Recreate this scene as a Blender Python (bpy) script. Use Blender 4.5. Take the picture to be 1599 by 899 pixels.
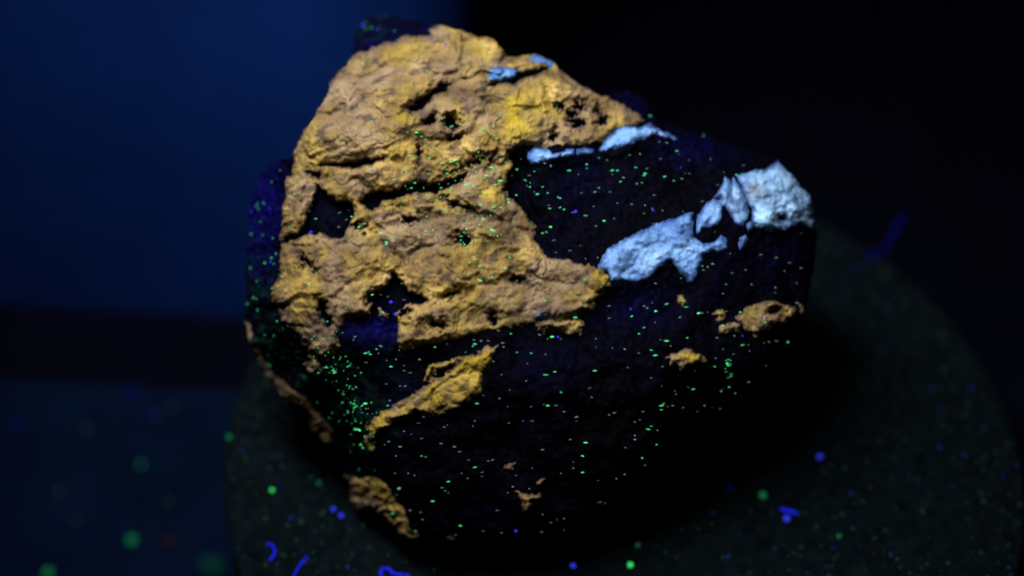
import bpy, math, random
import numpy as np
from mathutils import Vector, Matrix

# ------------------------------------------------------------------ clear
for o in list(bpy.data.objects):
    bpy.data.objects.remove(o, do_unlink=True)
S = bpy.context.scene
COL = S.collection
R = math.radians

# ------------------------------------------------------------------ camera
# metres; z = 0 is the top of the round stand, world X runs along the picture's right
W, H = 1599.0, 899.0
LENS = 60.0
FPX = W * LENS / 36.0
DIST = 0.32


def ray_for(pitch, px, py):
    dx = (px - W / 2) / FPX
    dy = -(py - H / 2) / FPX
    fx, fy, fz = 0.0, math.cos(pitch), -math.sin(pitch)
    ux, uy, uz = 0.0, math.sin(pitch), math.cos(pitch)
    v = Vector((dx + fx, dy * uy + fy, dy * uz + fz))
    return v.normalized()


lo, hi = R(10), R(80)
for _ in range(60):
    mid = (lo + hi) / 2
    if -ray_for(mid, 976, 740).z < 0.80:
        lo = mid
    else:
        hi = mid
PITCH = (lo + hi) / 2
CAM = -ray_for(PITCH, 976, 740) * DIST

cd = bpy.data.cameras.new('camera')
cam = bpy.data.objects.new('camera', cd)
COL.objects.link(cam)
cam.location = CAM
cam.rotation_euler = (math.pi / 2 - PITCH, 0, 0)
cd.lens = LENS
cd.sensor_width = 36
cd.clip_start = 0.01
cd.clip_end = 20
cd.dof.use_dof = True
cd.dof.aperture_fstop = 5.2
S.camera = cam

# ------------------------------------------------------------------ world and lamps (ultraviolet display lamp in a dark box)
w = bpy.data.worlds.new('World')
S.world = w
w.use_nodes = True
w.node_tree.nodes['Background'].inputs[0].default_value = (0.2, 0.35, 1.0, 1)
w.node_tree.nodes['Background'].inputs[1].default_value = 0.0006
S.view_settings.view_transform = 'Standard'
S.view_settings.look = 'None'
S.view_settings.gamma = 1
S.view_settings.exposure = 0
S.view_settings.use_curve_mapping = False


def area_lamp(name, loc, target, sx, sy, power, col, spread=180):
    ld = bpy.data.lights.new(name, 'AREA')
    ld.shape = 'RECTANGLE'
    ld.size, ld.size_y = sx, sy
    ld.energy = power
    ld.color = col
    ld.spread = R(spread)
    o = bpy.data.objects.new(name, ld)
    COL.objects.link(o)
    o.location = loc
    d = Vector(target) - Vector(loc)
    o.rotation_euler = d.to_track_quat('-Z', 'Y').to_euler()
    return o


area_lamp('ultraviolet_lamp', (-0.078, 0.012, 0.25), (-0.015, 0.055, 0.03), 0.17, 0.06, 0.45, (0.95, 0.92, 1.0), 100)

# ------------------------------------------------------------------ numpy helpers
rng = np.random.default_rng(7)
random.seed(7)


def hash2(ix, iy, seed):
    h = (ix.astype(np.int64) * 374761393 + iy.astype(np.int64) * 668265263 + seed * 1442695041) & 0x7fffffff
    h = ((h ^ (h >> 13)) * 1274126177) & 0x7fffffff
    h = (h ^ (h >> 16)) & 0x7fffffff
    return h / float(0x7fffffff)


def perlin(x, y, seed=0):
    ix, iy = np.floor(x), np.floor(y)
    fx, fy = x - ix, y - iy
    u = fx * fx * fx * (fx * (fx * 6 - 15) + 10)
    v = fy * fy * fy * (fy * (fy * 6 - 15) + 10)
    r = []
    for dx, dy in ((0, 0), (1, 0), (0, 1), (1, 1)):
        a = hash2(ix + dx, iy + dy, seed) * 2 * np.pi
        r.append(np.cos(a) * (fx - dx) + np.sin(a) * (fy - dy))
    return ((r[0] * (1 - u) + r[1] * u) * (1 - v) + (r[2] * (1 - u) + r[3] * u) * v) * 1.5


def fbm(x, y, seed=0, octv=4, gain=0.5):
    s, a, f = 0, 1.0, 1.0
    for k in range(octv):
        s = s + a * perlin(x * f, y * f, seed + k * 17)
        a *= gain
        f *= 2.03
    return s


def worley(x, y, seed=0):
    ix, iy = np.floor(x), np.floor(y)
    f1 = np.full(x.shape, 9.0)
    f2 = np.full(x.shape, 9.0)
    idv = np.zeros(x.shape)
    for dx in (-1, 0, 1):
        for dy in (-1, 0, 1):
            cx, cy = ix + dx, iy + dy
            jx = cx + 0.1 + 0.8 * hash2(cx, cy, seed)
            jy = cy + 0.1 + 0.8 * hash2(cx, cy, seed + 91)
            d = np.hypot(x - jx, y - jy)
            new = d < f1
            f2 = np.where(new, f1, np.minimum(f2, d))
            idv = np.where(new, hash2(cx, cy, seed + 55), idv)
            f1 = np.where(new, d, f1)
    return f1, f2, idv


def poly_sd(X, Y, pts):
    """signed distance in picture units, positive inside"""
    p = np.array(pts, float)
    q = np.roll(p, -1, axis=0)
    x0, y0 = p.min(0) - 60
    x1, y1 = p.max(0) + 60
    out = np.full(X.shape, -80.0)
    m = (X > x0) & (X < x1) & (Y > y0) & (Y < y1)
    x, y = X[m], Y[m]
    d2 = np.full(x.shape, 1e12)
    ins = np.zeros(x.shape, bool)
    for (ax, ay), (bx, by) in zip(p, q):
        ex, ey = bx - ax, by - ay
        l2 = ex * ex + ey * ey + 1e-12
        t = np.clip(((x - ax) * ex + (y - ay) * ey) / l2, 0, 1)
        d2 = np.minimum(d2, (x - ax - t * ex) ** 2 + (y - ay - t * ey) ** 2)
        c = ((ay > y) != (by > y))
        with np.errstate(divide='ignore', invalid='ignore'):
            xi = ax + (y - ay) * ex / (ey if abs(ey) > 1e-9 else 1e-9)
        ins ^= c & (x < xi)
    d = np.sqrt(d2)
    out[m] = np.where(ins, d, -d)
    return out


def ell_sd(X, Y, cx, cy, rx, ry, ang=0):
    a = R(ang)
    dx, dy = X - cx, Y - cy
    u = dx * math.cos(a) + dy * math.sin(a)
    v = -dx * math.sin(a) + dy * math.cos(a)
    return (1 - np.sqrt((u / rx) ** 2 + (v / ry) ** 2)) * min(rx, ry)


def sstep(a, b, x):
    t = np.clip((x - a) / (b - a), 0, 1)
    return t * t * (3 - 2 * t)


# ------------------------------------------------------------------ materials
def new_mat(name):
    m = bpy.data.materials.new(name)
    m.use_nodes = True
    nt = m.node_tree
    return m, nt, nt.nodes['Principled BSDF']


def noise(nt, scale, detail=4, rough=0.55, vec=None):
    n = nt.nodes.new('ShaderNodeTexNoise')
    n.inputs['Scale'].default_value = scale
    n.inputs['Detail'].default_value = detail
    n.inputs['Roughness'].default_value = rough
    if vec is None:
        t = nt.nodes.new('ShaderNodeTexCoord')
        vec = t.outputs['Object']
    nt.links.new(vec, n.inputs['Vector'])
    return n.outputs['Fac']


def ramp(nt, fac, stops):
    r = nt.nodes.new('ShaderNodeValToRGB')
    e = r.color_ramp.elements
    while len(e) < len(stops):
        e.new(0.5)
    for k, (p, c) in enumerate(stops):
        e[k].position = p
        e[k].color = (*c, 1)
    nt.links.new(fac, r.inputs['Fac'])
    return r.outputs['Color']


def mixc(nt, fac, a, b, mode='MIX'):
    n = nt.nodes.new('ShaderNodeMix')
    n.data_type = 'RGBA'
    n.blend_type = mode
    for sock, v in ((n.inputs[0], fac), (n.inputs[6], a), (n.inputs[7], b)):
        if isinstance(v, (int, float)):
            sock.default_value = v
        elif isinstance(v, tuple):
            sock.default_value = (*v, 1)
        else:
            nt.links.new(v, sock)
    return n.outputs[2]


def bump(nt, bsdf, fac, dist, strength=1.0):
    b = nt.nodes.new('ShaderNodeBump')
    b.inputs['Distance'].default_value = dist
    b.inputs['Strength'].default_value = strength
    nt.links.new(fac, b.inputs['Height'])
    nt.links.new(b.outputs['Normal'], bsdf.inputs['Normal'])


def attr(nt, name):
    a = nt.nodes.new('ShaderNodeAttribute')
    a.attribute_name = name
    return a.outputs['Fac']


def mat_matrix():
    m, nt, b = new_mat('dark_matrix')
    c = ramp(nt, noise(nt, 42, 3), [(0.3, (0.0005, 0.0005, 0.0011)), (0.52, (0.0005, 0.0005, 0.0028)), (0.74, (0.0004, 0.0004, 0.009))])
    c = mixc(nt, attr(nt, 'violet'), c, (0.0025, 0.002, 0.065))
    gr = ramp(nt, noise(nt, 380, 5, 0.7), [(0.45, (0.0, 0.0, 0.0)), (0.72, (1, 1, 1))])
    c = mixc(nt, mixc(nt, 1.0, gr, attr(nt, 'flank'), 'MULTIPLY'), c, (0.006, 0.045, 0.03))
    d = ramp(nt, noise(nt, 900, 2), [(0.45, (0.5, 0.5, 0.5)), (0.7, (1.8, 1.8, 1.6))])
    c = mixc(nt, 1.0, c, d, 'MULTIPLY')
    nt.links.new(c, b.inputs['Base Color'])
    b.inputs['Roughness'].default_value = 0.75
    b.inputs['Specular IOR Level'].default_value = 0.02
    bump(nt, b, noise(nt, 700, 5, 0.6), 0.0003)
    return m


def soften(b, w, r):
    b.inputs['Subsurface Weight'].default_value = w
    b.inputs['Subsurface Radius'].default_value = (1.0, 0.8, 0.5)
    b.inputs['Subsurface Scale'].default_value = r


def mat_orange():
    m, nt, b = new_mat('orange_mineral')
    tan = ramp(nt, noise(nt, 150, 6, 0.66), [(0.36, (0.065, 0.04, 0.018)), (0.44, (0.16, 0.105, 0.034)), (0.52, (0.28, 0.19, 0.05)), (0.59, (0.38, 0.262, 0.076)), (0.68, (0.52, 0.37, 0.14))])
    yel = ramp(nt, noise(nt, 190, 6, 0.64), [(0.36, (0.13, 0.088, 0.012)), (0.5, (0.28, 0.205, 0.014)), (0.66, (0.44, 0.34, 0.026))])
    mau = ramp(nt, noise(nt, 170, 6, 0.66), [(0.36, (0.04, 0.026, 0.019)), (0.5, (0.12, 0.083, 0.049)), (0.66, (0.25, 0.18, 0.10))])
    c = mixc(nt, attr(nt, 'tint'), tan, yel)
    mv = ramp(nt, noise(nt, 85, 5, 0.65), [(0.46, (0, 0, 0)), (0.58, (0.85, 0.85, 0.85))])
    c = mixc(nt, mv, c, mau)
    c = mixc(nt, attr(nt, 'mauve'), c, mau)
    c = mixc(nt, attr(nt, 'stain_shade'), c, (0.03, 0.02, 0.022))  # dark blotches, thin edges and painted shade zones share this mix
    nt.links.new(c, b.inputs['Base Color'])
    b.inputs['Roughness'].default_value = 0.8
    b.inputs['Specular IOR Level'].default_value = 0.1
    soften(b, 0.25, 0.0005)
    bump(nt, b, noise(nt, 900, 6, 0.68), 0.0006)
    return m


def mat_blue():
    m, nt, b = new_mat('blue_mineral')
    c = ramp(nt, noise(nt, 190, 5, 0.6), [(0.34, (0.055, 0.14, 0.31)), (0.5, (0.105, 0.235, 0.48)), (0.66, (0.17, 0.33, 0.58))])
    f = attr(nt, 'tint')
    pale = ramp(nt, noise(nt, 230, 5, 0.6), [(0.34, (0.12, 0.22, 0.33)), (0.5, (0.22, 0.38, 0.52)), (0.68, (0.35, 0.55, 0.70))])
    c = mixc(nt, f, c, pale)
    c = mixc(nt, attr(nt, 'stain_shade'), c, (0.12, 0.12, 0.10))
    c = mixc(nt, mixc(nt, 1.0, attr(nt, 'thin'), (0.85, 0.85, 0.85), 'MULTIPLY'), c, (0.008, 0.03, 0.12))
    cl = ramp(nt, noise(nt, 260, 5, 0.7), [(0.38, (0.45, 0.5, 0.6)), (0.52, (1, 1, 1)), (0.66, (1.25, 1.2, 1.1))])
    c = mixc(nt, 1.0, c, cl, 'MULTIPLY')
    nt.links.new(c, b.inputs['Base Color'])
    b.inputs['Roughness'].default_value = 0.6
    b.inputs['Specular IOR Level'].default_value = 0.2
    soften(b, 0.5, 0.0012)
    bump(nt, b, noise(nt, 700, 6, 0.65), 0.0003)
    return m


def mat_plain(name, col, rough=0.8, spec=0.1, sc=0, amp=0.4, bmp=0):
    m, nt, b = new_mat(name)
    if sc:
        lo_ = tuple(c * (1 - amp) for c in col)
        hi_ = tuple(c * (1 + amp) for c in col)
        nt.links.new(ramp(nt, noise(nt, sc, 5, 0.6), [(0.3, lo_), (0.7, hi_)]), b.inputs['Base Color'])
        if bmp:
            bump(nt, b, noise(nt, sc * 3, 4), bmp)
    else:
        b.inputs['Base Color'].default_value = (*col, 1)
    b.inputs['Roughness'].default_value = rough
    b.inputs['Specular IOR Level'].default_value = spec
    return m


def mat_glow(name, col, strength, vary=True, body=0.25):
    """a grain that fluoresces: diffuse body plus its own light"""
    m, nt, b = new_mat(name)
    b.inputs['Base Color'].default_value = (*[c * body for c in col], 1)
    b.inputs['Roughness'].default_value = 0.7
    b.inputs['Specular IOR Level'].default_value = 0.03
    b.inputs['Emission Color'].default_value = (*col, 1)
    if vary:
        a = attr(nt, 'glow')
        mu = nt.nodes.new('ShaderNodeMath')
        mu.operation = 'MULTIPLY'
        mu.inputs[1].default_value = strength
        nt.links.new(a, mu.inputs[0])
        nt.links.new(mu.outputs[0], b.inputs['Emission Strength'])
    else:
        b.inputs['Emission Strength'].default_value = strength
    return m


M_MATRIX, M_ORANGE, M_BLUE = mat_matrix(), mat_orange(), mat_blue()


# ------------------------------------------------------------------ object helpers
def obj(name, verts, faces, mat, parent=None, smooth=True, attrs=None):
    me = bpy.data.meshes.new(name)
    verts = np.asarray(verts, np.float32)
    if isinstance(faces, np.ndarray):
        k = faces.shape[1]
        nf = len(faces)
        me.vertices.add(len(verts))
        me.vertices.foreach_set('co', verts.ravel())
        me.loops.add(nf * k)
        me.loops.foreach_set('vertex_index', faces.astype(np.int32).ravel())
        me.polygons.add(nf)
        me.polygons.foreach_set('loop_start', np.arange(0, nf * k, k, dtype=np.int32))
        me.update(calc_edges=True)
    else:
        me.from_pydata([tuple(map(float, v)) for v in verts], [], faces)
    me.validate()
    me.polygons.foreach_set('use_smooth', np.full(len(me.polygons), smooth))
    for k, v in (attrs or {}).items():
        a = me.attributes.new(k, 'FLOAT', 'POINT')
        a.data.foreach_set('value', np.asarray(v, np.float32))
    me.materials.append(mat)
    me.update()
    o = bpy.data.objects.new(name, me)
    COL.objects.link(o)
    if parent:
        o.parent = parent
    return o


def empty(name, loc=(0, 0, 0)):
    o = bpy.data.objects.new(name, None)
    o.empty_display_size = 0.01
    COL.objects.link(o)
    o.location = loc
    return o


def tag(o, label=None, cat=None, group=None, kind=None):
    if label:
        o['label'] = label
    if cat:
        o['category'] = cat
    if group:
        o['group'] = group
    if kind:
        o['kind'] = kind
    return o


FWD = np.array([0, math.cos(PITCH), -math.sin(PITCH)])
UP = np.array([0, math.sin(PITCH), math.cos(PITCH)])
RT = np.array([1.0, 0, 0])
CAMN = np.array(CAM)


def rays(px, py):
    dx = (np.asarray(px, float) - W / 2) / FPX
    dy = -(np.asarray(py, float) - H / 2) / FPX
    return dx[..., None] * RT + dy[..., None] * UP + FWD      # depth 1 along the axis


def on_plane(px, py, z):
    r = rays(np.array(px, float), np.array(py, float))
    t = (z - CAMN[2]) / r[..., 2]
    return CAMN + r * t[..., None]


# ================================================================== SETTING
FLOOR_Z = -0.045


def plate(name, x0, x1, y0, y1, z0, z1, mat, parent=None):
    v = [(x, y, z) for z in (z0, z1) for y in (y0, y1) for x in (x0, x1)]
    f = [(0, 2, 3, 1), (4, 5, 7, 6), (0, 1, 5, 4), (2, 6, 7, 3), (0, 4, 6, 2), (1, 3, 7, 5)]
    return obj(name, v, f, mat, parent, smooth=False)


M_FLOOR = mat_plain('lit_table_blue', (0.0006, 0.0036, 0.0125), 0.9, 0.02, 60, 0.3, 0.0003)  # blue of the lit part of the table, used on the added sheet
M_TABLE = mat_plain('black_table', (0.0007, 0.001, 0.0036), 0.9, 0.02, 60, 0.3, 0.0003)
fl = plate('table_top', -1.2, 1.2, -0.6, 1.2, FLOOR_Z - 0.03, FLOOR_Z - 0.0002, M_TABLE)
tag(fl, kind='structure')

# backdrop board standing behind on the left
pL = on_plane(0, 475, FLOOR_Z)
pR = on_plane(380, 495, FLOOR_Z)
dirw = (pR - pL) / np.linalg.norm(pR - pL)
# right end of the board: where its plane meets the ray through (715, 20)
nrm = np.array([dirw[1], -dirw[0], 0.0])
rr = rays(np.array(712.0), np.array(10.0))
t = np.dot(pL - CAMN, nrm) / np.dot(rr, nrm)
pe = CAMN + rr * t
along = np.dot(pe - pL, dirw)
M_WALL = mat_plain('blue_board', (0.0022, 0.019, 0.112), 0.85, 0.05, 35, 0.12, 0.0002)
prof = [(-0.6, 0.0), (along - 0.032, 0.0)] + [(along - 0.032 + 0.032 * math.sin(R(6 * k)), 0.032 * (1 - math.cos(R(6 * k)))) for k in range(1, 16)]  # curve added at the end to shade the board off gradually
v, f = [], []
for k, (x_, y_) in enumerate(prof):
    ddx = prof[min(k + 1, len(prof) - 1)][0] - prof[max(k - 1, 0)][0]
    ddy = prof[min(k + 1, len(prof) - 1)][1] - prof[max(k - 1, 0)][1]
    l_ = math.hypot(ddx, ddy)
    nx_, ny_ = -ddy / l_ * 0.003, ddx / l_ * 0.003
    v += [(x_, y_, 0), (x_, y_, 0.5), (x_ + nx_, y_ + ny_, 0.5), (x_ + nx_, y_ + ny_, 0)]
for k in range(len(prof) - 1):
    for m_ in range(4):
        f.append((k * 4 + m_, k * 4 + (m_ + 1) % 4, k * 4 + 4 + (m_ + 1) % 4, k * 4 + 4 + m_))
f += [(3, 2, 1, 0), tuple(len(v) - 4 + m_ for m_ in range(4))]
bd = obj('backdrop_board', v, f, M_WALL, smooth=False)
bd.location = (pL[0], pL[1], FLOOR_Z)
bd.rotation_euler = (0, 0, math.atan2(dirw[1], dirw[0]))
tag(bd, 'plain blue backdrop card standing behind the rock, its end curved back to darken gradually', 'backdrop')


# added sheet whose blue stands in for light falling on the table
ya, yb = on_plane(0, 590, FLOOR_Z), on_plane(380, 612, FLOOR_Z)  # back edge stops short of the board to leave the table dark there
sl = (yb[1] - ya[1]) / (yb[0] - ya[0])
cnr = [(-0.5, -0.35), (-0.035, -0.35), (-0.035, ya[1] + sl * (-0.035 - ya[0])), (-0.5, ya[1] + sl * (-0.5 - ya[0]))]
v = [(x_, y_, z_) for z_ in (FLOOR_Z - 0.00018, FLOOR_Z) for x_, y_ in cnr]
sh = obj('lit_table_sheet', v, [(3, 2, 1, 0), (4, 5, 6, 7), (0, 1, 5, 4), (1, 2, 6, 5), (2, 3, 7, 6), (3, 0, 4, 7)], M_FLOOR, smooth=False)
tag(sh, 'added dark blue sheet standing in for blue light on the black table', 'paper')

# round stand
def lathe(profile, n=128):
    v, f = [], []
    for r_, z_ in profile:
        for k in range(n):
            a = 2 * math.pi * k / n
            v.append((r_ * math.cos(a), r_ * math.sin(a), z_))
    for i in range(len(profile) - 1):
        for k in range(n):
            k2 = (k + 1) % n
            f.append((i * n + k, i * n + k2, (i + 1) * n + k2, (i + 1) * n + k))
    f.append(tuple(range(n - 1, -1, -1)))
    f.append(tuple((len(profile) - 1) * n + k for k in range(n)))
    return v, f


DR = 0.0749
DISC_C = (-0.0003, 0.007)
stand = tag(empty('round_stand', (DISC_C[0], DISC_C[1], FLOOR_Z)), 'black round display stand under the rock, dusted with glowing specks', 'stand')
M_DISC = mat_plain('black_felt', (0.0018, 0.0042, 0.0050), 0.95, 0.02, 500, 0.6, 0.0004)
M_EDGE = mat_plain('black_plastic', (0.002, 0.002, 0.003), 0.5, 0.1)
zt = -FLOOR_Z
v, f = lathe([(DR - 0.0008, zt - 0.008), (DR, zt - 0.0072), (DR, zt - 0.0008), (DR - 0.0008, zt)])
obj('top_plate', v, f, M_DISC, stand)
v, f = lathe([(0.05, 0.0), (0.05, 0.006), (0.018, 0.010), (0.016, zt - 0.0082)], 64)
obj('pedestal', v, f, M_EDGE, stand)

# ================================================================== ROCK
SIL = [(548, 95), (553, 62), (562, 38), (580, 25), (602, 23), (626, 29), (650, 33), (672, 40), (692, 41), (720, 47), (746, 58),
       (770, 62), (781, 73), (790, 87), (803, 90), (822, 86), (846, 87), (863, 96), (877, 111), (900, 129), (930, 146), (948, 150),
       (962, 143), (986, 143), (1002, 151), (1012, 166), (1018, 180), (1034, 192), (1062, 200), (1092, 208), (1122, 218),
       (1152, 231), (1185, 240), (1212, 250), (1234, 270), (1253, 293), (1267, 308), (1271, 325), (1271, 344), (1276, 358), (1274, 400),
       (1267, 440), (1256, 492), (1240, 522), (1215, 560), (1170, 612), (1120, 656), (1070, 694), (1010, 741), (950, 788),
       (890, 829), (850, 845), (800, 852), (740, 855), (690, 854), (655, 850), (638, 843), (608, 818), (582, 797), (556, 797), (547, 772),
       (539, 746), (530, 725), (516, 702), (482, 664), (450, 632), (420, 592), (400, 557), (387, 526), (382, 500), (384, 470), (383, 430),
       (386, 400), (384, 380), (390, 352), (388, 330), (396, 300), (410, 272), (430, 252), (455, 246), (462, 230), (470, 211),
       (489, 185), (504, 160), (514, 136), (524, 119), (535, 105)]
FRONT = [(668, 44), (692, 38), (746, 54), (785, 70), (800, 88), (846, 84), (880, 108), (948, 150), (1000, 182), (1062, 212), (1135, 250),
         (1205, 252), (1240, 272), (1275, 310), (1275, 400), (1258, 492), (1215, 560), (1120, 656), (1010, 741), (890, 829), (800, 848),
         (690, 850), (650, 835), (615, 770), (585, 700), (560, 660), (520, 600), (492, 592), (480, 560), (440, 503), (426, 455), (438, 400),
         (440, 330), (455, 260), (462, 228), (489, 182), (512, 134), (535, 103), (580, 75), (630, 55)]

STEP = 1.6
gx = np.arange(372, 1292, STEP)
gy = np.arange(12, 868, STEP)
X, Y = np.meshgrid(gx, gy)
NY, NX = X.shape
# natural wobble of every traced outline
WX = X + 4.5 * fbm(X / 30, Y / 30, 11, 3) + 2.6 * fbm(X / 9, Y / 9, 13, 2)
WY = Y + 4.5 * fbm(X / 30, Y / 30, 21, 3) + 2.6 * fbm(X / 9, Y / 9, 23, 2)
SX = X + 2.5 * fbm(X / 22, Y / 22, 31, 3) + 1.2 * fbm(X / 7, Y / 7, 33, 2)
SY = Y + 2.5 * fbm(X / 22, Y / 22, 41, 3) + 1.2 * fbm(X / 7, Y / 7, 43, 2)
sd_sil = poly_sd(SX, SY, SIL)
# snap the rim of the grid onto the outline
gyv, gxv = np.gradient(sd_sil, STEP)
gl = np.hypot(gxv, gyv) + 1e-6
near = np.abs(sd_sil) < 1.3 * STEP
snap = near & (sd_sil < 0.35 * STEP)
PX = np.where(snap, X - sd_sil * gxv / gl ** 2, X)
PY = np.where(snap, Y - sd_sil * gyv / gl ** 2, Y)
INS = (sd_sil > 0) | snap
cell = INS[:-1, :-1] & INS[1:, :-1] & INS[:-1, 1:] & INS[1:, 1:]
core = (sd_sil > 0)
cell &= core[:-1, :-1] | core[1:, :-1] | core[:-1, 1:] | core[1:, 1:]
sd_sil = np.maximum(sd_sil, 0)
sd_f = poly_sd(WX, WY, FRONT)

# mineral masks --------------------------------------------------------------
MAIN = [(668, 44), (690, 38), (720, 45), (746, 54), (772, 58), (784, 70), (793, 85), (805, 88), (822, 83), (848, 82), (866, 92), (880, 109), (902, 126),
        (935, 144), (955, 158), (978, 168), (1002, 183), (1012, 192), (988, 197), (966, 203), (950, 215), (936, 228), (905, 230), (870, 229),
        (845, 231), (822, 230), (800, 234), (796, 246), (800, 262), (790, 275), (788, 300), (800, 313), (815, 323), (826, 340), (836, 352), (838, 372),
        (844, 387), (857, 399), (882, 405), (912, 412), (940, 420), (953, 430), (951, 450), (939, 466), (924, 484), (905, 494), (880, 500), (852, 500),
        (826, 508), (800, 512), (766, 515), (737, 523), (706, 533), (682, 537), (657, 539), (628, 546), (618, 536), (617, 522), (623, 508),
        (610, 498), (600, 492), (586, 490), (572, 492), (556, 498), (540, 503), (530, 513), (528, 524), (534, 538), (522, 553),
        (511, 563), (494, 561), (482, 556), (474, 536), (468, 522), (455, 518), (442, 506), (431, 482), (424, 452), (436, 430), (438, 400), (440, 372),
        (440, 330), (448, 290), (456, 258), (458, 228), (470, 207), (487, 181), (504, 154), (514, 130), (530, 105), (552, 90), (580, 76), (610, 64), (640, 55), (668, 56)]
ORANGE = {
    'main': MAIN,
    'tip': [(484, 556), (496, 560), (501, 575), (497, 588), (489, 593), (481, 586), (479, 570)],
    'nub': [(840, 498), (858, 495), (872, 501), (890, 498), (906, 500), (910, 510), (902, 520), (884, 521), (868, 517), (852, 521), (838, 515)],
    'strip': [(778, 540), (771, 556), (766, 577), (752, 594), (752, 610), (727, 626), (708, 642), (695, 648), (670, 649), (646, 648), (620, 660), (604, 672),
              (590, 682), (584, 702), (574, 698), (567, 680), (573, 665), (587, 649), (592, 640), (610, 637), (632, 625), (657, 608), (672, 600), (661, 592),
              (665, 580), (692, 566), (720, 557), (746, 547)],
    'rim': [(383, 499), (389, 510), (394, 535), (412, 568), (430, 592), (455, 606), (478, 624), (500, 648), (514, 668), (518, 690), (515, 705), (480, 664), (448, 632), (418, 592), (398, 557), (384, 526)],
    'heel': [(540, 744), (560, 748), (576, 744), (590, 747), (603, 760), (615, 780), (630, 800), (640, 822), (654, 840), (660, 850), (640, 845), (608, 818), (582, 799), (553, 800), (546, 772)],
    'right': [(1150, 500), (1162, 485), (1178, 473), (1200, 470), (1218, 474), (1241, 482), (1238, 498), (1221, 511), (1200, 521), (1184, 522), (1160, 513)],
    'right_bits': [(1114, 492), (1122, 485), (1134, 488), (1137, 496), (1126, 500)],
    'right_low': [(1124, 510), (1136, 504), (1152, 508), (1153, 518), (1138, 521), (1126, 518)],
    'edge_bit': [(1246, 472), (1253, 478), (1256, 492), (1249, 491)],
    'worm': [(1040, 558), (1060, 549), (1078, 545), (1095, 554), (1100, 563), (1093, 573), (1076, 575), (1064, 579), (1058, 567), (1048, 566)],
    'speck': [(1060, 462), (1068, 464), (1073, 474), (1069, 480), (1062, 472)],
    'low': [(807, 766), (820, 769), (842, 770), (842, 777), (834, 782), (832, 796), (817, 794), (814, 780)],
    'low_bit': [(839, 752), (847, 749), (853, 752), (848, 758), (841, 758)],
    'low_dot': [(789, 728), (797, 720), (801, 724), (796, 731)],
    'low_far': [(700, 840), (707, 836), (713, 840), (706, 845)],
}
# dark hollows and cracks inside the orange crust (polygons), and round pits
HOLLOW = [
    [(496, 290), (510, 304), (526, 317), (546, 319), (552, 335), (542, 356), (531, 374), (516, 373), (500, 361), (490, 366), (472, 371), (453, 376), (440, 380), (452, 368), (470, 360), (480, 340), (488, 315)],
    [(566, 318), (575, 304), (600, 300), (640, 290), (680, 283), (708, 280), (728, 272), (722, 285), (702, 292), (680, 299), (650, 303), (622, 306), (602, 313), (595, 323), (578, 326)],
    [(598, 449), (608, 439), (618, 430), (628, 444), (640, 454), (655, 459), (667, 467), (655, 475), (640, 474), (625, 481), (612, 488), (598, 484), (574, 476), (576, 462), (588, 456)],
    [(499, 470), (511, 474), (507, 487), (517, 505), (512, 512), (498, 497)],
    [(765, 131), (800, 131), (830, 121), (856, 108), (846, 104), (830, 113), (810, 114), (800, 124), (780, 128)],
    [(636, 172), (650, 160), (668, 150), (684, 137), (702, 128), (690, 144), (672, 156), (658, 168), (646, 176)],
    [(664, 196), (670, 178), (678, 176), (678, 192)],
    [(500, 258), (540, 253), (580, 248), (602, 246), (582, 255), (545, 260)],
    [(478, 268), (496, 268), (502, 276), (486, 274)],
    [(578, 478), (590, 478), (596, 502), (580, 502)], [(606, 480), (616, 484), (624, 508), (606, 506)],
    [(795, 236), (812, 245), (828, 262), (826, 300), (846, 340), (842, 352), (828, 340), (808, 318), (792, 300), (792, 270), (800, 258)],
]
PITS = [(722, 376, 12, 9, 0), (894, 178, 8, 7, 0), (897, 193, 11, 8, 0), (904, 166, 10, 6, 10), (872, 167, 6, 5, 0), (935, 172, 6, 5, 0), (941, 188, 7, 9, 0),
        (864, 211, 6, 6, 0), (631, 487, 7, 5, 0), (683, 507, 11, 5, -10), (705, 192, 10, 9, 0), (712, 215, 9, 6, 0), (770, 500, 7, 6, 0), (480, 412, 14, 3, 45),
        (808, 437, 9, 4, 0), (1212, 485, 10, 5, -8), (690, 580, 20, 3.5, -32), (770, 492, 6, 3, 0), (588, 310, 10, 8, 0), (705, 460, 8, 3, -20), (640, 345, 12, 3, -10),
        (560, 355, 16, 3, 8), (715, 320, 22, 3, 25), (655, 240, 3, 12, 0), (735, 255, 20, 3, -25), (772, 250, 3, 9, 20)]
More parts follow.
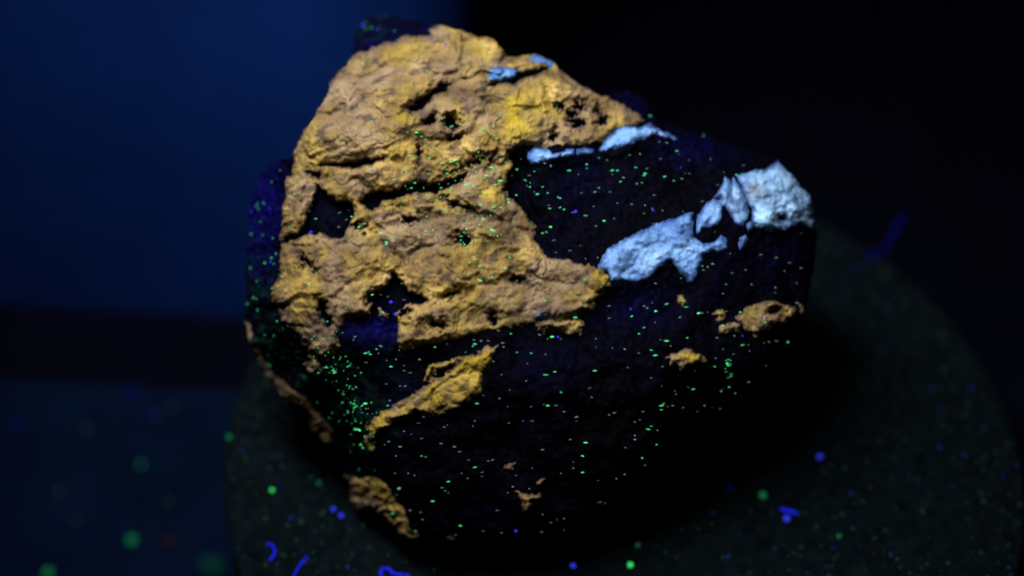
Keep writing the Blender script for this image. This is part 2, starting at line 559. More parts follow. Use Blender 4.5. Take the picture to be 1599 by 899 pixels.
BLUE = {
    'upper_spot': [(759, 108), (775, 103), (796, 103), (813, 112), (805, 122), (782, 131), (763, 127)],
    'upper_cap': [(821, 88), (840, 84), (862, 93), (868, 101), (860, 109), (850, 101), (830, 97)],
    'band_end': [(945, 216), (960, 202), (976, 196), (1000, 199), (1015, 191), (1036, 203), (1059, 217), (1052, 220), (1028, 209), (1018, 214), (995, 221), (984, 226), (960, 233), (937, 238), (934, 231)],
    'band_mid': [(900, 233), (914, 229), (928, 231), (928, 241), (912, 244), (900, 243)],
    'band_thin': [(874, 238), (884, 233), (898, 234), (898, 244), (878, 247)],
    'band_start': [(822, 248), (826, 238), (836, 231), (850, 230), (862, 238), (876, 238), (872, 246), (858, 251), (840, 256), (829, 259)],
    'wedge': [(932, 415), (937, 403), (951, 385), (975, 372), (1000, 360), (1035, 346), (1070, 332), (1082, 331), (1083, 350), (1083, 370), (1098, 381), (1116, 377), (1125, 366), (1136, 376), (1136, 388),
              (1112, 396), (1098, 401), (1091, 420), (1084, 441), (1075, 441), (1056, 419), (1047, 406), (1026, 423), (1000, 443), (975, 436), (954, 438), (951, 426)],
    'shard': [(1088, 368), (1087, 336), (1100, 320), (1120, 300), (1131, 275), (1140, 280), (1140, 304), (1129, 325), (1128, 341), (1119, 353), (1100, 358)],
    'mid_chip': [(1139, 290), (1146, 276), (1154, 288), (1160, 300), (1168, 314), (1169, 334), (1161, 353), (1150, 350), (1138, 332), (1131, 318), (1140, 306)],
    'lump': [(1148, 272), (1175, 268), (1195, 264), (1207, 253), (1216, 249), (1234, 266), (1254, 290), (1268, 306), (1274, 325), (1270, 343), (1278, 356), (1272, 362), (1250, 354), (1222, 361),
             (1200, 367), (1186, 360), (1172, 343), (1173, 325), (1163, 309), (1156, 288)],
    'drop': [(1156, 368), (1164, 364), (1169, 374), (1164, 390), (1157, 392), (1154, 378)],
    'crumb': [(1164, 350), (1172, 345), (1180, 352), (1176, 361), (1166, 361)],
    'low_smear': [(834, 492), (846, 485), (860, 488), (858, 496), (846, 501), (835, 500)],
}
BPITS = [(1221, 341, 6, 5, 0), (1120, 310, 7, 1.2, 10)]

sd_or = {k: poly_sd(WX, WY, p) + (0 if k == 'main' else 1.8) for k, p in ORANGE.items()}
sd_o = np.max(np.stack(list(sd_or.values())), axis=0)
QX = WX + 4 * fbm(X / 7, Y / 7, 51, 3)
QY = WY + 4 * fbm(X / 7, Y / 7, 53, 3)
hol = np.full(X.shape, -80.0)
for p in HOLLOW:
    hol = np.maximum(hol, poly_sd(WX, WY, p))
for p in PITS:
    hol = np.maximum(hol, ell_sd(QX, QY, p[0], p[1], p[2] * 0.9, p[3] * 0.85, p[4]))
sd_bl = {k: poly_sd(SX, SY, p) for k, p in BLUE.items()}
sd_b = np.max(np.stack(list(sd_bl.values())), axis=0)
bp = np.full(X.shape, -80.0)
for p in BPITS:
    bp = np.maximum(bp, ell_sd(SX, SY, *p))
sd_o = np.minimum(sd_o, -hol)
sd_b = np.minimum(sd_b, -bp)

# ------------------------------------------------------------ relief (metres towards the viewer side, along each ray)
PXM = 0.00012                                  # one picture unit is about 0.12 mm on the rock
ca, sa = math.cos(R(-20)), math.sin(R(-20))
U = X * ca + Y * sa                            # along the layering
V = -X * sa + Y * ca
relief = 0.0016 * fbm(X / 130, Y / 130, 61, 3) + 0.0006 * fbm(X / 42, Y / 42, 63, 3) + 0.00022 * fbm(X / 12, Y / 12, 65, 3)
inside = np.clip(sd_f, 0, None)
body = 0.0045 * (1 - np.exp(-inside / 70)) + 0.0022 * (1 - np.exp(-inside / 14))
out = np.clip(-sd_f, 0, None)
body -= 2.0 * out * PXM * np.where(X < 640, 1.0, 1.3)
# lower facet falls away more steeply below a ridge that crosses the face
ridge = 560 + 40 * np.sin((X - 640) / 190.0) + 12 * fbm(X / 60, Y / 60, 71, 2)
body -= 0.42 * np.log1p(np.exp(np.clip((Y - ridge) / 14, -30, 30))) * 14 * PXM
# right shoulder
body -= 0.25 * np.log1p(np.exp(np.clip((X - 1110 + (Y - 350) * 0.25) / 25, -30, 30))) * 25 * PXM
# upper dome of the orange mass turns towards the top
body -= 0.22 * np.log1p(np.exp(np.clip((190 - Y + (X - 640) * 0.15) / 20, -30, 30))) * 20 * PXM
body -= 0.25 * np.log1p(np.exp(np.clip((520 - X) / 20, -30, 30))) * 20 * PXM
# dark panel between the blue bands lies back a little
panel = poly_sd(WX, WY, [(800, 262), (985, 228), (1060, 222), (1130, 262), (1128, 290), (1080, 328), (950, 380), (930, 412), (860, 398), (836, 345)])
body -= 0.0016 * sstep(-6, 26, panel)
Wm = body + relief - 0.0022 * sstep(-4, 8, np.minimum(hol, 9)) * (sd_f > -20)

# orange crust lumps
wx2, wy2 = U + 22 * fbm(X / 60, Y / 60, 81, 3), V + 18 * fbm(X / 60, Y / 60, 83, 3)
f1, f2, idA = worley(wx2 / 105, wy2 / 66, 5)
g1, g2, idB = worley(wx2 / 40 + 0.35 * perlin(X / 22, Y / 22, 9), wy2 / 27 + 0.35 * perlin(X / 22, Y / 22, 10), 6)
h1, h2, idC = worley(U / 15 + 0.5 * perlin(X / 9, Y / 9, 19), V / 12 + 0.5 * perlin(X / 9, Y / 9, 20), 8)
lump = 0.0011 * sstep(0.0, 0.28, f2 - f1) + 0.0013 * (idA - 0.5) - 0.0008 * f1 ** 2 \
    + 0.00042 * sstep(0, 0.35, g2 - g1) * (0.2 + idB) + 0.00055 * (idB - 0.5) \
    + 0.00010 * sstep(0, 0.5, h2 - h1) + 0.00010 * (idC - 0.5)
# strata: thin ledges that follow the layering
st_ = (V + 26 * fbm(X / 80, Y / 80, 91, 3)) / 44.0
fr = st_ - np.floor(st_)
lump += 0.0010 * (sstep(0.0, 0.14, fr) - fr) * sstep(-0.2, 0.35, perlin(X / 90, Y / 90, 93))
lump += 0.0009 * fbm(X / 60, Y / 60, 101, 4, 0.45) + 0.00010 * fbm(X / 5, Y / 5, 121, 2)
so = sd_o
to = np.where(so > 0, 0.0007 * (1 - np.exp(-np.clip(so, 0, 99) / 4.0)), 0.0004 * so)
Wo = Wm + to + 0.68 * (lump - lump.min() * 0.35) * sstep(-2, 14, so)
# the thin far rim crust stays thin
# blue crust
b1, b2, idD = worley(U / 40 + 0.3 * perlin(X / 20, Y / 20, 29), V / 26, 15)
c1, c2, idE = worley(U / 13, V / 10, 16)
blump = 0.0008 * sstep(0, 0.4, b2 - b1) + 0.0006 * (idD - 0.5) + 0.00022 * sstep(0, .5, c2 - c1) + 0.0002 * (idE - .5) + 0.0007 * fbm(X / 26, Y / 26, 131, 4)
tb = np.where(sd_b > 0, 0.0007 * (1 - np.exp(-np.clip(sd_b, 0, 99) / 5.0)), 0.0004 * sd_b)
lumpd = np.clip(sd_bl['lump'], 0, 99)
on_or = np.where(sd_o > 0, np.maximum(Wo - Wm, 0), 0)
Wb = Wm + tb + 0.32 * blump * sstep(-2, 14, sd_b) + 0.003 * (1 - np.exp(-lumpd / 30)) + 0.9 * on_or * sstep(-3, 3, sd_b)

# ------------------------------------------------------------ placing the face in the room
# face plane: rises away from the viewer at 30 degrees, its foot close to the stand
INC = R(33)
FN = np.array([0.03, -math.sin(INC), math.cos(INC)])
FN /= np.linalg.norm(FN)
RAY = rays(PX, PY)
RL = np.linalg.norm(RAY, axis=-1)
foot = on_plane(760, 850, 0.004)


def place(wv, p0):
    t0 = ((p0 - CAMN) @ FN) / (RAY @ FN)
    return t0 - wv / RL


# shift the whole face so that the lowest rim point just clears the stand
rimm = (sd_sil < 3) & INS & (Y > 700)
for _ in range(4):
    T = place(Wm, foot)
    zz = CAMN[2] + RAY[..., 2] * T
    foot = foot + np.array([0, 0, 0.0025 - zz[rimm].min()])
Tm, To, Tb = place(Wm, foot), place(Wo, foot), place(Wb, foot)


def pts(T):
    return CAMN + RAY * T[..., None]


Pm, Po, Pb = pts(Tm), pts(To), pts(Tb)
# back surface: thickness grows from the rim inwards, flattened where it meets the stand
thick = 0.046 * (1 - np.exp(-sd_sil / 60.0)) + 0.004 * (fbm(X / 70, Y / 70, 201, 3)) * sstep(0, 60, sd_sil)
Tk = Tm + np.maximum(thick, 0.0) / RL
tz = (0.0 - CAMN[2]) / RAY[..., 2]
Tk = np.where(INS, np.minimum(Tk, tz), Tk)
Tk = np.maximum(Tk, Tm)
Pk = pts(Tk)
mid_ = (int((450 - gy[0]) / STEP), int((760 - gx[0]) / STEP))
cd.dof.focus_distance = float(Tm[mid_])
print('rock z range', Pm[..., 2][INS].min(), Pm[..., 2][INS].max(), 'base area verts', int((np.abs(Pk[..., 2]) < 1e-5)[INS].sum()), 'focus', float(Tm[mid_]), 'pitch', math.degrees(PITCH))
print('rock base centroid', Pk[INS & (np.abs(Pk[..., 2]) < 1e-5)].mean(0), 'front centroid', Pm[INS].mean(0))

rock = tag(empty('mineral_rock', (0, 0, 0)), 'dark mineral rock with glowing orange crust and pale blue veins on round stand', 'rock')
IDX = np.arange(NY * NX).reshape(NY, NX)


def quads(mask):
    a = IDX[:-1, :-1][mask]
    b = IDX[:-1, 1:][mask]
    c = IDX[1:, 1:][mask]
    d = IDX[1:, :-1][mask]
    return np.stack([a, d, c, b], 1)


def compact(P, q, extra=None):
    u, inv = np.unique(q.ravel(), return_inverse=True)
    return P[u], inv.reshape(q.shape), u


def spots(lst):
    s = np.zeros(X.shape)
    for cx, cy, rx, ry, a in lst:
        s = np.maximum(s, a * np.exp(-(((X - cx) / rx) ** 2 + ((Y - cy) / ry) ** 2)))
    return s


violet = spots([(408, 330, 32, 90, 1), (600, 58, 60, 40, .16), (985, 165, 45, 30, .16), (1085, 228, 60, 26, .22), (590, 512, 50, 22, .6), (1010, 480, 60, 30, .14), (720, 50, 50, 14, .6), (935, 300, 80, 40, .04), (1220, 400, 50, 40, .08)])
flank = spots([(430, 540, 60, 60, 1), (540, 640, 60, 70, .8), (400, 450, 30, 60, .6), (480, 600, 70, 60, .9), (575, 35, 30, 25, .6)])
# matrix: closed body
q = quads(cell)
Vf = Pm.reshape(-1, 3)
edge_sorted = np.sort(np.concatenate([q[:, [0, 1]], q[:, [1, 2]], q[:, [2, 3]], q[:, [3, 0]]]), axis=1)
ek, cnt = np.unique(edge_sorted[:, 0].astype(np.int64) * (NX * NY) + edge_sorted[:, 1], return_counts=True)
bk = ek[cnt == 1]
bverts = np.unique(np.concatenate([bk // (NX * NY), bk % (NX * NY)]))
backmap = np.arange(NX * NY) + NX * NY
backmap[bverts] = bverts
qb = backmap[q][:, ::-1]
allv = np.concatenate([Vf, Pk.reshape(-1, 3)])
vv, qq, uu = compact(allv, np.concatenate([q, qb]))
dbl = lambda a: np.concatenate([a.ravel(), a.ravel()])[uu]
obj('dark_matrix', vv, qq, M_MATRIX, rock, attrs={'violet': dbl(violet), 'flank': dbl(flank)})


def crust(name, P, mask, mat, depth=0.003, attrs=None, label=None):
    """a solid flake: its relief on top, sides running down into the dark rock"""
    qs = quads(mask)
    if len(qs) == 0:
        return None
    vv, q2, u = compact(P.reshape(-1, 3), qs)
    n = len(vv)
    e = np.concatenate([q2[:, [0, 1]], q2[:, [1, 2]], q2[:, [2, 3]], q2[:, [3, 0]]])
    key = np.minimum(e[:, 0], e[:, 1]).astype(np.int64) * n + np.maximum(e[:, 0], e[:, 1])
    _, first, counts = np.unique(key, return_index=True, return_counts=True)
    be = e[first[counts == 1]]
    dirn = (vv - CAMN)
    dirn = dirn / np.linalg.norm(dirn, axis=1)[:, None]
    bu, binv = np.unique(be.ravel(), return_inverse=True)
    low = vv[bu] - FN * depth
    bi = binv.reshape(be.shape) + n
    sk = np.stack([be[:, 1], be[:, 0], bi[:, 0], bi[:, 1]], 1)
    va = np.concatenate([vv, low])
    at = {}
    for k, a in (attrs or {}).items():
        a = a.reshape(-1)[u]
        at[k] = np.concatenate([a, a[bu]])
    o = obj(name, va, np.concatenate([q2, sk]), mat, rock, attrs=at)
    if label:
        o['label'] = label
    return o


tint = np.clip(0.28 + 0.5 * fbm(X / 70, Y / 50, 301, 3), 0, 1) * 0.75
tint = np.clip(np.maximum(tint, spots([(790, 175, 85, 42, 1.1), (640, 192, 22, 22, 1), (750, 300, 60, 50, .8), (740, 560, 50, 35, 1.1), (590, 670, 30, 30, 1.1), (520, 485, 20, 15, 1),
                                       (490, 580, 14, 20, .9), (940, 440, 30, 25, .9), (1072, 562, 40, 25, 1), (660, 590, 120, 60, .7), (545, 225, 40, 25, .6), (585, 765, 25, 20, .8), (830, 440, 60, 20, .5)])), 0, 1)
stain_shade = np.clip(0.7 * sstep(0.22, 0.75, fbm(U / 38, V / 16, 311, 4)), 0, 1)
stain_shade = np.maximum(stain_shade, 0.0)
stain_shade = np.maximum(stain_shade, spots([(720, 145, 50, 10, .6), (735, 385, 40, 22, .35), (780, 330, 40, 10, .5), (790, 495, 60, 12, .45), (880, 490, 40, 9, .5), (640, 60, 30, 8, .35), (668, 185, 14, 20, .6), (705, 205, 18, 20, .6)]))  # these spots paint the crust's shade zones into its colour
tintb = np.clip(spots([(1210, 310, 70, 60, 1.0), (1150, 320, 30, 50, .7), (1000, 400, 60, 30, .4)]), 0, 1)
stainb = spots([(1180, 296, 14, 12, 0.75), (847, 493, 30, 20, .45)])

cm = lambda m: m[:-1, :-1] | m[1:, :-1] | m[:-1, 1:] | m[1:, 1:]
mo = cell & cm(sd_o > -2.5)
mb = cell & cm(sd_b > -2.5)
# the big crust breaks along its own fissures into separate lumps
SEEDS = [(600, 110), (720, 90), (545, 205), (640, 200), (720, 165), (820, 165), (930, 180), (690, 230), (760, 235), (590, 270), (470, 320), (660, 330), (760, 300),
         (590, 350), (500, 400), (600, 410), (700, 400), (780, 370), (480, 480), (545, 470), (660, 500), (720, 450), (760, 490), (830, 430), (900, 440), (860, 480), (830, 100)]
owner = np.zeros(X.shape, int)
best = np.full(X.shape, 1e9)
for k, (cx, cy) in enumerate(SEEDS):
    d = np.hypot(WX + 8 * perlin(X / 25, Y / 25, 77) - cx, 1.25 * (WY + 8 * perlin(X / 25, Y / 25, 78) - cy))
    nb = d < best
    owner[nb] = k
    best[nb] = d[nb]
names = list(ORANGE)
which = np.argmax(np.stack([sd_or[k] for k in names]), axis=0)
wc = which[:-1, :-1]
oc = owner[:-1, :-1]
thin_o = 1 - sstep(0.5, 6.0, sd_o + 2.5 * fbm(X / 9, Y / 9, 401, 2))
thin_b = np.clip(1 - sstep(0.0, 9.0, sd_b + 3 * fbm(X / 14, Y / 14, 403, 3)), 0, 1)
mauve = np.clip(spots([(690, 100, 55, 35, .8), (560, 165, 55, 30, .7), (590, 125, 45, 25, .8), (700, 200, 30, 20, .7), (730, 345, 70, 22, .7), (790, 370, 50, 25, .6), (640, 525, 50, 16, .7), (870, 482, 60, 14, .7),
                       (478, 310, 25, 35, .8), (700, 490, 60, 25, .6), (480, 395, 30, 20, .5), (800, 330, 25, 40, .7), (900, 445, 50, 12, .6), (920, 175, 40, 20, .5), (560, 275, 60, 14, .6), (1195, 490, 50, 30, .6), (450, 600, 80, 90, .7)]), 0, 1)  # grey-mauve mineral zones, with the crust's broad shading painted into the same colour
stain_shade = np.maximum(stain_shade, 0.75 * thin_o)
A_O = {'tint': tint, 'stain_shade': stain_shade, 'mauve': mauve}
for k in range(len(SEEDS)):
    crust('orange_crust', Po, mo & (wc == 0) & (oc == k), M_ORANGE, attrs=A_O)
LBL = {'rim': 'dim orange crust along the low left edge', 'heel': 'orange crust wedge at the foot of the rock', 'strip': 'slanting yellow orange streak below the main crust'}
for i, k in enumerate(names):
    if k == 'main':
        continue
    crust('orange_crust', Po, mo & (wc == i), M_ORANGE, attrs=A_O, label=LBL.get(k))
namesb = list(BLUE)
whb = np.argmax(np.stack([sd_bl[k] for k in namesb]), axis=0)[:-1, :-1]
for i, k in enumerate(namesb):
    crust('blue_vein', Pb, mb & (whb == i), M_BLUE, attrs={'tint': tintb, 'stain_shade': stainb, 'thin': thin_b})

# ------------------------------------------------------------ fluorescent grains on the rock
Wtop = np.where(sd_b > 0, np.maximum(Wb, Wm), np.where(sd_o > 0, np.maximum(Wo, Wm), Wm))
Ptop = pts(place(Wtop, foot))
OCT = np.array([(1, 0, 0), (-1, 0, 0), (0, 1, 0), (0, -1, 0), (0, 0, 1), (0, 0, -1)], float)
OCF = np.array([(0, 2, 4), (2, 1, 4), (1, 3, 4), (3, 0, 4), (2, 0, 5), (1, 2, 5), (3, 1, 5), (0, 3, 5)])


def grain_mesh(name, items, mat, parent):
    """items: (px, py, half width, half height, glow)"""
    vs, fs, gl_ = [], [], []
    for k, (px, py, a, b, g) in enumerate(items):
        i = int(round((py - gy[0]) / STEP))
        j = int(round((px - gx[0]) / STEP))
        if not (0 <= i < NY and 0 <= j < NX) or not INS[i, j] or sd_sil[i, j] < 1.5:
            continue
        p = Ptop[i, j]
        an = random.gauss(0.03, 0.14)
        r_, u_ = RT * math.cos(an) + UP * math.sin(an), UP * math.cos(an) - RT * math.sin(an)
        n_ = -FWD
        c = p + n_ * 0.00012
        vs.append(c + (OCT[:, 0:1] * a * r_ + OCT[:, 1:2] * b * u_ + OCT[:, 2:3] * min(a, b) * 1.2 * n_) * PXM)
        fs.append(OCF + 6 * (len(vs) - 1))
        gl_ += [g] * 6
    o = obj(name, np.concatenate(vs), np.concatenate(fs), mat, parent, smooth=False, attrs={'glow': gl_})
    o['kind'] = 'stuff'
    return o


GREEN = [(591, 24, 5), (570, 37, 3), (572, 46, 3), (580, 43, 3), (616, 49, 3), (620, 63, 2.5), (566, 98, 3), (647, 95, 3), (667, 112, 4), (680, 61, 3), (610, 125, 2.5), (597, 136, 2.5), (580, 190, 3.5),
         (489, 187, 3), (652, 207, 5), (659, 214, 4), (637, 208, 4), (706, 198, 5), (693, 192, 3), (690, 187, 3), (683, 222, 3), (494, 210, 3), (753, 73, 4), (765, 82, 4), (845, 88, 6), (860, 107, 5),
         (871, 164, 2.5), (886, 149, 2.5), (1016, 183, 4), (811, 212, 4), (774, 217, 4), (783, 176, 2.5), (643, 249, 4), (576, 264, 4), (711, 250, 5), (712, 255, 5), (699, 271, 4), (690, 254, 4), (744, 269, 4), (759, 273, 5),
         (768, 262, 5), (782, 283, 6), (726, 289, 5), (739, 291, 4), (750, 305, 4), (615, 282, 4), (647, 284, 5), (684, 288, 5), (689, 293, 5), (642, 293, 4), (628, 308, 4), (627, 324, 3), (459, 303, 4), (493, 343, 5), (549, 338, 4),
         (569, 349, 5), (561, 354, 5), (594, 363, 5), (608, 372, 5), (605, 379, 5), (604, 381, 5), (693, 328, 5), (753, 341, 6), (771, 324, 6), (782, 324, 5), (768, 360, 6), (665, 361, 5), (720, 369, 5), (724, 378, 5), (726, 382, 5),
         (735, 380, 5), (719, 376, 4), (762, 378, 4), (803, 358, 3), (733, 411, 4), (750, 416, 5), (789, 418, 5), (750, 437, 6), (769, 432, 4), (807, 437, 4), (913, 437, 5), (888, 265, 6), (956, 266, 6), (963, 266, 4), (1008, 272, 6),
         (1005, 275, 5), (970, 284, 5), (916, 257, 4), (838, 303, 5), (875, 309, 4), (820, 280, 4), (806, 304, 4), (793, 311, 4), (875, 325, 4), (880, 327, 4), (859, 325, 4), (914, 337, 5), (944, 345, 5), (860, 355, 6),
         (935, 294, 4), (953, 301, 3), (1038, 275, 5), (1057, 236, 4), (994, 260, 4), (982, 241, 3), (1002, 286, 3), (1051, 283, 3), (1098, 212, 4), (425, 403, 5), (438, 267, 2.5), (411, 319, 3), (402, 323, 3), (397, 306, 3),
         (440, 431, 4), (483, 444, 4), (385, 474, 3), (580, 461, 6), (540, 482, 4), (597, 487, 4), (512, 501, 4), (498, 582, 4), (510, 572, 5), (521, 580, 6), (523, 582, 5), (509, 572, 4), (544, 571, 4), (563, 582, 4),
         (575, 549, 4), (579, 553, 4), (572, 551, 4), (609, 572, 6), (588, 544, 3), (679, 541, 5), (741, 537, 6), (738, 540, 4), (850, 470, 6), (899, 495, 5), (862, 526, 7), (798, 521, 4), (853, 585, 6), (866, 580, 4),
         (855, 632, 6), (876, 612, 4), (928, 579, 6), (744, 629, 6), (807, 550, 4), (829, 550, 3), (553, 630, 5), (556, 634, 5), (549, 629, 4), (569, 630, 6), (565, 634, 4), (536, 628, 4), (555, 657, 5), (558, 670, 6), (556, 668, 6),
         (562, 672, 6), (564, 693, 6), (566, 697, 5), (570, 680, 4), (605, 632, 4), (1023, 485, 7), (1067, 470, 5), (1070, 478, 5), (1042, 474, 5), (1091, 488, 6), (1040, 532, 6), (1073, 527, 5), (1006, 511, 4), (996, 521, 4), (985, 495, 4),
         (1016, 548, 5), (1023, 555, 5), (1082, 607, 5), (1036, 630, 4), (1033, 634, 6), (1034, 639, 4), (1017, 664, 4), (1012, 669, 6), (1135, 567, 5), (1137, 571, 4), (1115, 573, 4), (1139, 603, 4), (1156, 487, 5), (1128, 507, 5),
         (1230, 534, 5), (1195, 503, 4), (1160, 537, 5), (913, 690, 5), (911, 710, 5), (909, 737, 5), (1003, 715, 4), (1026, 693, 4), (1188, 268, 5), (1150, 272, 4), (742, 730, 5), (700, 751, 5), (676, 783, 6), (719, 821, 5), (658, 711, 4),
         (612, 802, 4), (622, 763, 4), (648, 829, 4), (963, 746, 3), (1096, 416, 3), (1063, 434, 3)]
items = []
for (x_, y_, s_) in GREEN:
    items.append((x_ + random.uniform(-1, 1), y_ + random.uniform(-1, 1), s_ * random.uniform(0.5, 0.8), s_ * random.uniform(0.14, 0.21), random.uniform(0.3, 1.0) * (0.25 + 0.13 * s_)))
for _ in range(80):   # crumbs on the left shoulder and lower left flank
    t_ = random.random()
    items.append((505 + 75 * t_ + random.gauss(0, 17), 545 + 150 * t_ + random.gauss(0, 22), random.uniform(0.9, 2.2), random.uniform(0.5, 0.9), random.uniform(0.03, 0.35)))
for _ in range(90):
    items.append((random.gauss(735, 60), random.gauss(310, 70), random.uniform(1.2, 3), random.uniform(0.7, 1.1), random.uniform(0.15, 0.6)))
for _ in range(26):
    items.append((random.gauss(412, 18), random.uniform(280, 580), random.uniform(1.2, 2.4), random.uniform(0.8, 1.4), random.uniform(0.05, 0.35)))
for _ in range(14):
    items.append((random.gauss(1137, 4), random.uniform(545, 590), random.uniform(1.5, 4), random.uniform(0.4, 0.7), random.uniform(0.02, 0.18)))
grain_mesh('green_grains', items, mat_glow('green_grain', (0.10, 1.0, 0.30), 1.5), rock)
items = []
while len(items) < 260:
    x_, y_ = random.uniform(440, 1260), random.uniform(180, 850)
    i, j = int((y_ - gy[0]) / STEP), int((x_ - gx[0]) / STEP)
    if INS[i, j] and sd_o[i, j] < 0 and sd_b[i, j] < -3 and sd_f[i, j] > 4:
        items.append((x_, y_, random.uniform(1.2, 3.4), random.uniform(0.5, 0.9), random.uniform(0.02, 0.75) ** 2.2))
grain_mesh('pale_grains', items, mat_glow('pale_grain', (0.45, 0.7, 0.62), 0.7), rock)
VIO = [(898, 330, 5, 1.0), (611, 471, 5, 1.0), (485, 363, 5, .8), (532, 279, 3, .5), (582, 267, 3, .8), (872, 525, 4, .6), (805, 828, 4, 1.0), (985, 482, 4, .5), (1020, 328, 4, .5), (1063, 261, 3, .4), (448, 70, 3, .5),
       (567, 41, 5, .7), (590, 48, 3, .7), (424, 408, 4, .6), (422, 325, 3, .4), (1190, 496, 3, .5), (1160, 524, 3, .5), (697, 70, 4, .5), (670, 60, 3, .4), (613, 633, 4, .6), (617, 490, 5, .4), (393, 330, 4, .5), (405, 373, 3, .4)]
grain_mesh('violet_grains', [(a, b, c * .62, c * .42, g) for a, b, c, g in VIO], mat_glow('violet_grain', (0.05, 0.04, 1.0), 1.2), rock)

# ================================================================== DUST AND LINT
M_LINT = mat_glow('blue_lint', (0.015, 0.022, 1.0), 0.6, False, 0.15)
M_LINTD = mat_glow('faint_blue_lint', (0.008, 0.02, 1.0), 0.06, False, 0.02)


def tube(name, pix, rad, mat, z=0.0006, lift=None):
    c = [np.array(on_plane(x, y, z)) for x, y in pix]
    # smooth the path
    P = []
    n = len(c)
    for i in range(n - 1):
        p0, p1, p2, p3 = c[max(i - 1, 0)], c[i], c[i + 1], c[min(i + 2, n - 1)]
        for t in np.linspace(0, 1, 7)[: 6 if i < n - 2 else 7]:
            P.append(0.5 * (2 * p1 + (p2 - p0) * t + (2 * p0 - 5 * p1 + 4 * p2 - p3) * t * t + (3 * p1 - p0 - 3 * p2 + p3) * t ** 3))
    P = np.array(P)
    if lift is not None:
        P[:, 2] += np.interp(np.linspace(0, 1, len(P)), np.linspace(0, 1, len(lift)), lift)
    base = P[0].copy()
    base[2] = 0.0
    v, f = [], []
    m = 7
    for i, p in enumerate(P):
        d = P[min(i + 1, len(P) - 1)] - P[max(i - 1, 0)]
        d /= np.linalg.norm(d)
        s_ = np.cross(d, [0, 0, 1.0])
        s_ /= np.linalg.norm(s_)
        u_ = np.cross(s_, d)
        rr_ = rad * (0.55 + 0.9 * random.random()) * (0.45 if i in (0, len(P) - 1) else 1)
        for k in range(m):
            a = 2 * math.pi * k / m
            v.append(p - base + rr_ * (math.cos(a) * s_ + math.sin(a) * u_))
    for i in range(len(P) - 1):
        for k in range(m):
            k2 = (k + 1) % m
            f.append((i * m + k, i * m + k2, (i + 1) * m + k2, (i + 1) * m + k))
    f.append(tuple(range(m - 1, -1, -1)))
    f.append(tuple((len(P) - 1) * m + k for k in range(m)))
    o = obj(name, v, f, mat)
    o.location = base
    return o


tag(tube('lint_fibre', [(416, 849), (425, 850), (429, 860), (426, 868), (421, 874)], 0.00018, M_LINT), 'small glowing blue lint fibre curled like a hook on the stand', 'lint')
tag(tube('lint_fibre', [(480, 868), (472, 877), (464, 888), (456, 904)], 0.00018, M_LINT), 'straight glowing blue lint fibre near the curled one', 'lint')
tag(tube('lint_fibre', [(597, 899), (594, 892), (601, 886), (609, 889), (616, 895), (640, 898)], 0.00024, M_LINT), 'bent glowing blue lint fibre in front of the rock foot', 'lint')
tag(tube('lint_fibre', [(1352, 402), (1366, 398), (1381, 390), (1390, 376), (1399, 362), (1408, 352)], 0.00035, M_LINTD, lift=[0, 0, 0, 0.001, 0.002, 0.003]), 'faint blue lint fibre sticking up at the stand rim', 'lint')
tag(tube('lint_fibre', [(1218, 793), (1227, 796), (1236, 798), (1244, 801)], 0.00026, M_LINT), 'short thick blue lint fibre on the dark open side of the stand', 'lint')


def nugget(name, px, py, rad, mat, z=0.0):
    p = on_plane(px, py, z)
    v, f = [], []
    n, m = 8, 5
    for i in range(m + 1):
        th = math.pi * i / m
        for k in range(n):
            a = 2 * math.pi * k / n
            r_ = rad * (0.8 + 0.4 * random.random())
            v.append((r_ * math.sin(th) * math.cos(a), r_ * math.sin(th) * math.sin(a), rad * 0.75 - r_ * 0.75 * math.cos(th) if i else 0.0))
    for i in range(m):
        for k in range(n):
            k2 = (k + 1) % n
            f.append((i * n + k, i * n + k2, (i + 1) * n + k2, (i + 1) * n + k))
    o = obj(name, v, f, mat)
    o.location = p
    return o


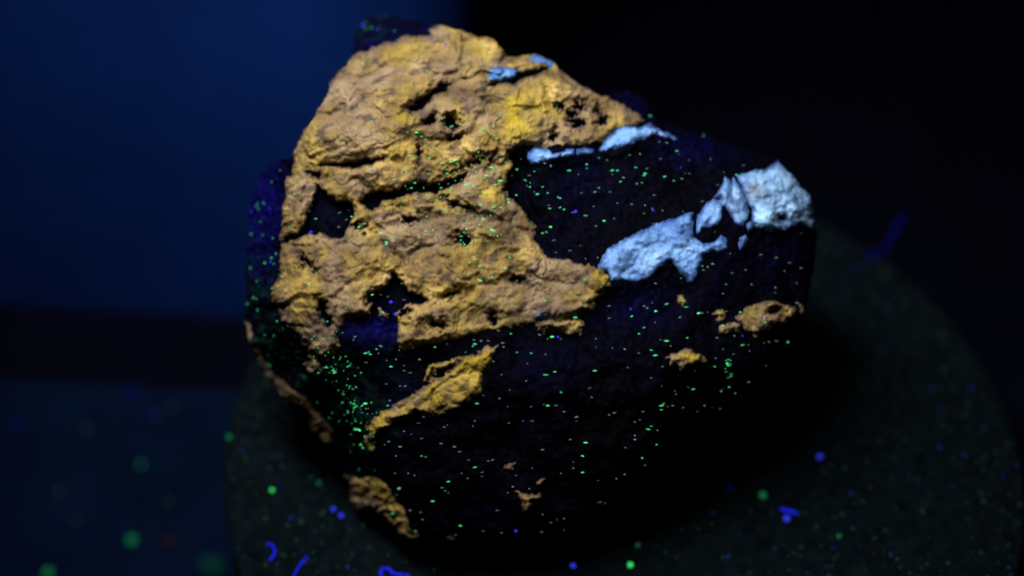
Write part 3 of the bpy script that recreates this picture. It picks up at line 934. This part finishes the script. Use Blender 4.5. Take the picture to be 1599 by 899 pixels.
G_B = mat_glow('green_dust', (0.03, 0.75, 0.16), 0.9, False)
G_D = mat_glow('dim_green_dust', (0.02, 0.42, 0.13), 0.16, False)
B_B = mat_glow('blue_dust', (0.04, 0.06, 1.0), 0.6, False)
B_D = mat_glow('dim_blue_dust', (0.006, 0.03, 0.8), 0.06, False, 0.02)
R_D = mat_glow('dim_red_dust', (0.5, 0.10, 0.06), 0.012, False, 0.06)
DUST = [
    (425, 766, .00042, G_B, 0, 'bright green dust speck beside a blue speck left of the rock', None),
    (437, 759, .00045, B_D, 0, 'dim blue dust speck touching a bright green one', None),
    (984, 883, .00055, G_B, 0, 'largest bright green dust speck in front of the rock shadow', None),
    (996, 852, .00042, G_D, 0, 'dimmer green dust speck between the largest green one and the rock', None),
    (895, 884, .0005, B_B, 0, 'blue dust speck in front of the rock shadow', None),
    (521, 796, .00042, B_B, 0, 'blue dust speck of a pair, the one farther from the orange foot', 'pair of blue specks'),
    (533, 806, .00048, B_B, 0, 'blue dust speck of a pair, the one closer to the orange foot', 'pair of blue specks'),
    (358, 684, .0005, G_D, 0, 'green dust speck on the very rim of the stand', None),
    (498, 755, .0004, G_D, 0, 'green dust speck between rock foot and stand rim', None),
    (1228, 811, .0006, B_B, 0, 'blue dust clump beside the short thick lint fibre', None),
    (1140, 763, .0005, B_D, 0, 'dim blue dust speck near a fuzzy green patch', None),
    (1280, 714, .0005, B_B, 0, 'flat blue dust flake on the far dark side of the stand', None),
    (1191, 776, .0008, G_D, 0, 'fuzzy dim green dust clump on the open side of the stand', None),
    (1310, 838, .0004, G_D, 0, 'lone green dust speck far from the rock on the stand', None),
    (1208, 713, .0004, R_D, 0, 'tiny dim red dust speck on the stand', None),
    (207, 846, .0011, G_D, FLOOR_Z, 'round green dust speck on the added blue sheet, brightest one there', None),
    (76, 897, .0011, G_D, FLOOR_Z, 'green dust speck at the outer front of the added blue sheet', None),
    (264, 847, .0009, R_D, FLOOR_Z, 'dim red dust speck beside the bright green one on the added blue sheet', None),
    (333, 889, .0026, mat_glow('teal_dust', (0.005, 0.12, 0.11), 0.12, False, 0.03), FLOOR_Z, 'large faint teal dust tuft on the added blue sheet beside the stand', None),
    (208, 618, .0012, B_D, FLOOR_Z, 'one of two neighbouring dim blue dust specks on the added blue sheet', 'neighbouring blue specks'),
    (234, 650, .0011, B_D, FLOOR_Z, 'one of two neighbouring dim blue dust specks on the added blue sheet', 'neighbouring blue specks'),
    (27, 664, .0012, B_D, FLOOR_Z, 'lone dim blue dust speck far out on the added blue sheet', None),
]
for px, py, r_, m_, z_, lab, grp in DUST:
    tag(nugget('dust_speck', px, py, r_, m_, z_), lab, 'dust', grp)


def dust_field(name, n, z, sampler, mats_col, size, label):
    vs, fs, cols = [], [], []
    while len(vs) < n:
        p = sampler()
        if p is None:
            continue
        s_ = size * random.uniform(0.4, 1.3)
        sx_, sy_ = s_ * random.uniform(0.6, 1.4), s_ * random.uniform(0.6, 1.4)
        a = random.uniform(0, math.pi)
        o_ = OCT * np.array([sx_, sy_, s_ * 0.5])
        ro = np.stack([o_[:, 0] * math.cos(a) - o_[:, 1] * math.sin(a), o_[:, 0] * math.sin(a) + o_[:, 1] * math.cos(a), o_[:, 2]], 1)
        vs.append(ro + np.array([p[0], p[1], z + s_ * 0.3]))
        fs.append(OCF + 6 * (len(vs) - 1))
        cols += [random.random()] * 6
    o = obj(name, np.concatenate(vs), np.concatenate(fs), mats_col, smooth=False, attrs={'pick': cols})
    tag(o, label, 'dust', kind='stuff')
    return o


def mat_dust(name, k):
    m, nt, b = new_mat(name)
    c = ramp(nt, attr(nt, 'pick'), [(0.0, (0.02 * k, 0.05 * k, 0.09 * k)), (0.3, (0.03 * k, 0.10 * k, 0.06 * k)), (0.55, (0.06 * k, 0.08 * k, 0.07 * k)), (0.8, (0.02 * k, 0.16 * k, 0.05 * k)), (0.97, (0.03 * k, 0.05 * k, 0.5 * k))])
    nt.links.new(c, b.inputs['Base Color'])
    b.inputs['Roughness'].default_value = 0.9
    b.inputs['Specular IOR Level'].default_value = 0.03
    return m


def on_disc():
    a, r_ = random.uniform(0, 2 * math.pi), (DR - 0.001) * math.sqrt(random.random())
    return (DISC_C[0] + r_ * math.cos(a), DISC_C[1] + r_ * math.sin(a))


dust_field('stand_dust', 2000, 0.0, on_disc, mat_dust('stand_dust', 0.6), 0.00022, 'fine glowing dust scattered over the round stand')


def on_table():
    x_, y_ = random.uniform(-0.3, -0.036), random.uniform(-0.2, 0.055)
    return (x_, y_) if math.hypot(x_, y_) > 0.052 else None


dust_field('sheet_dust', 500, FLOOR_Z, on_table, mat_dust('table_dust', 1.4), 0.0004, 'fine glowing dust scattered over the added dark blue sheet')
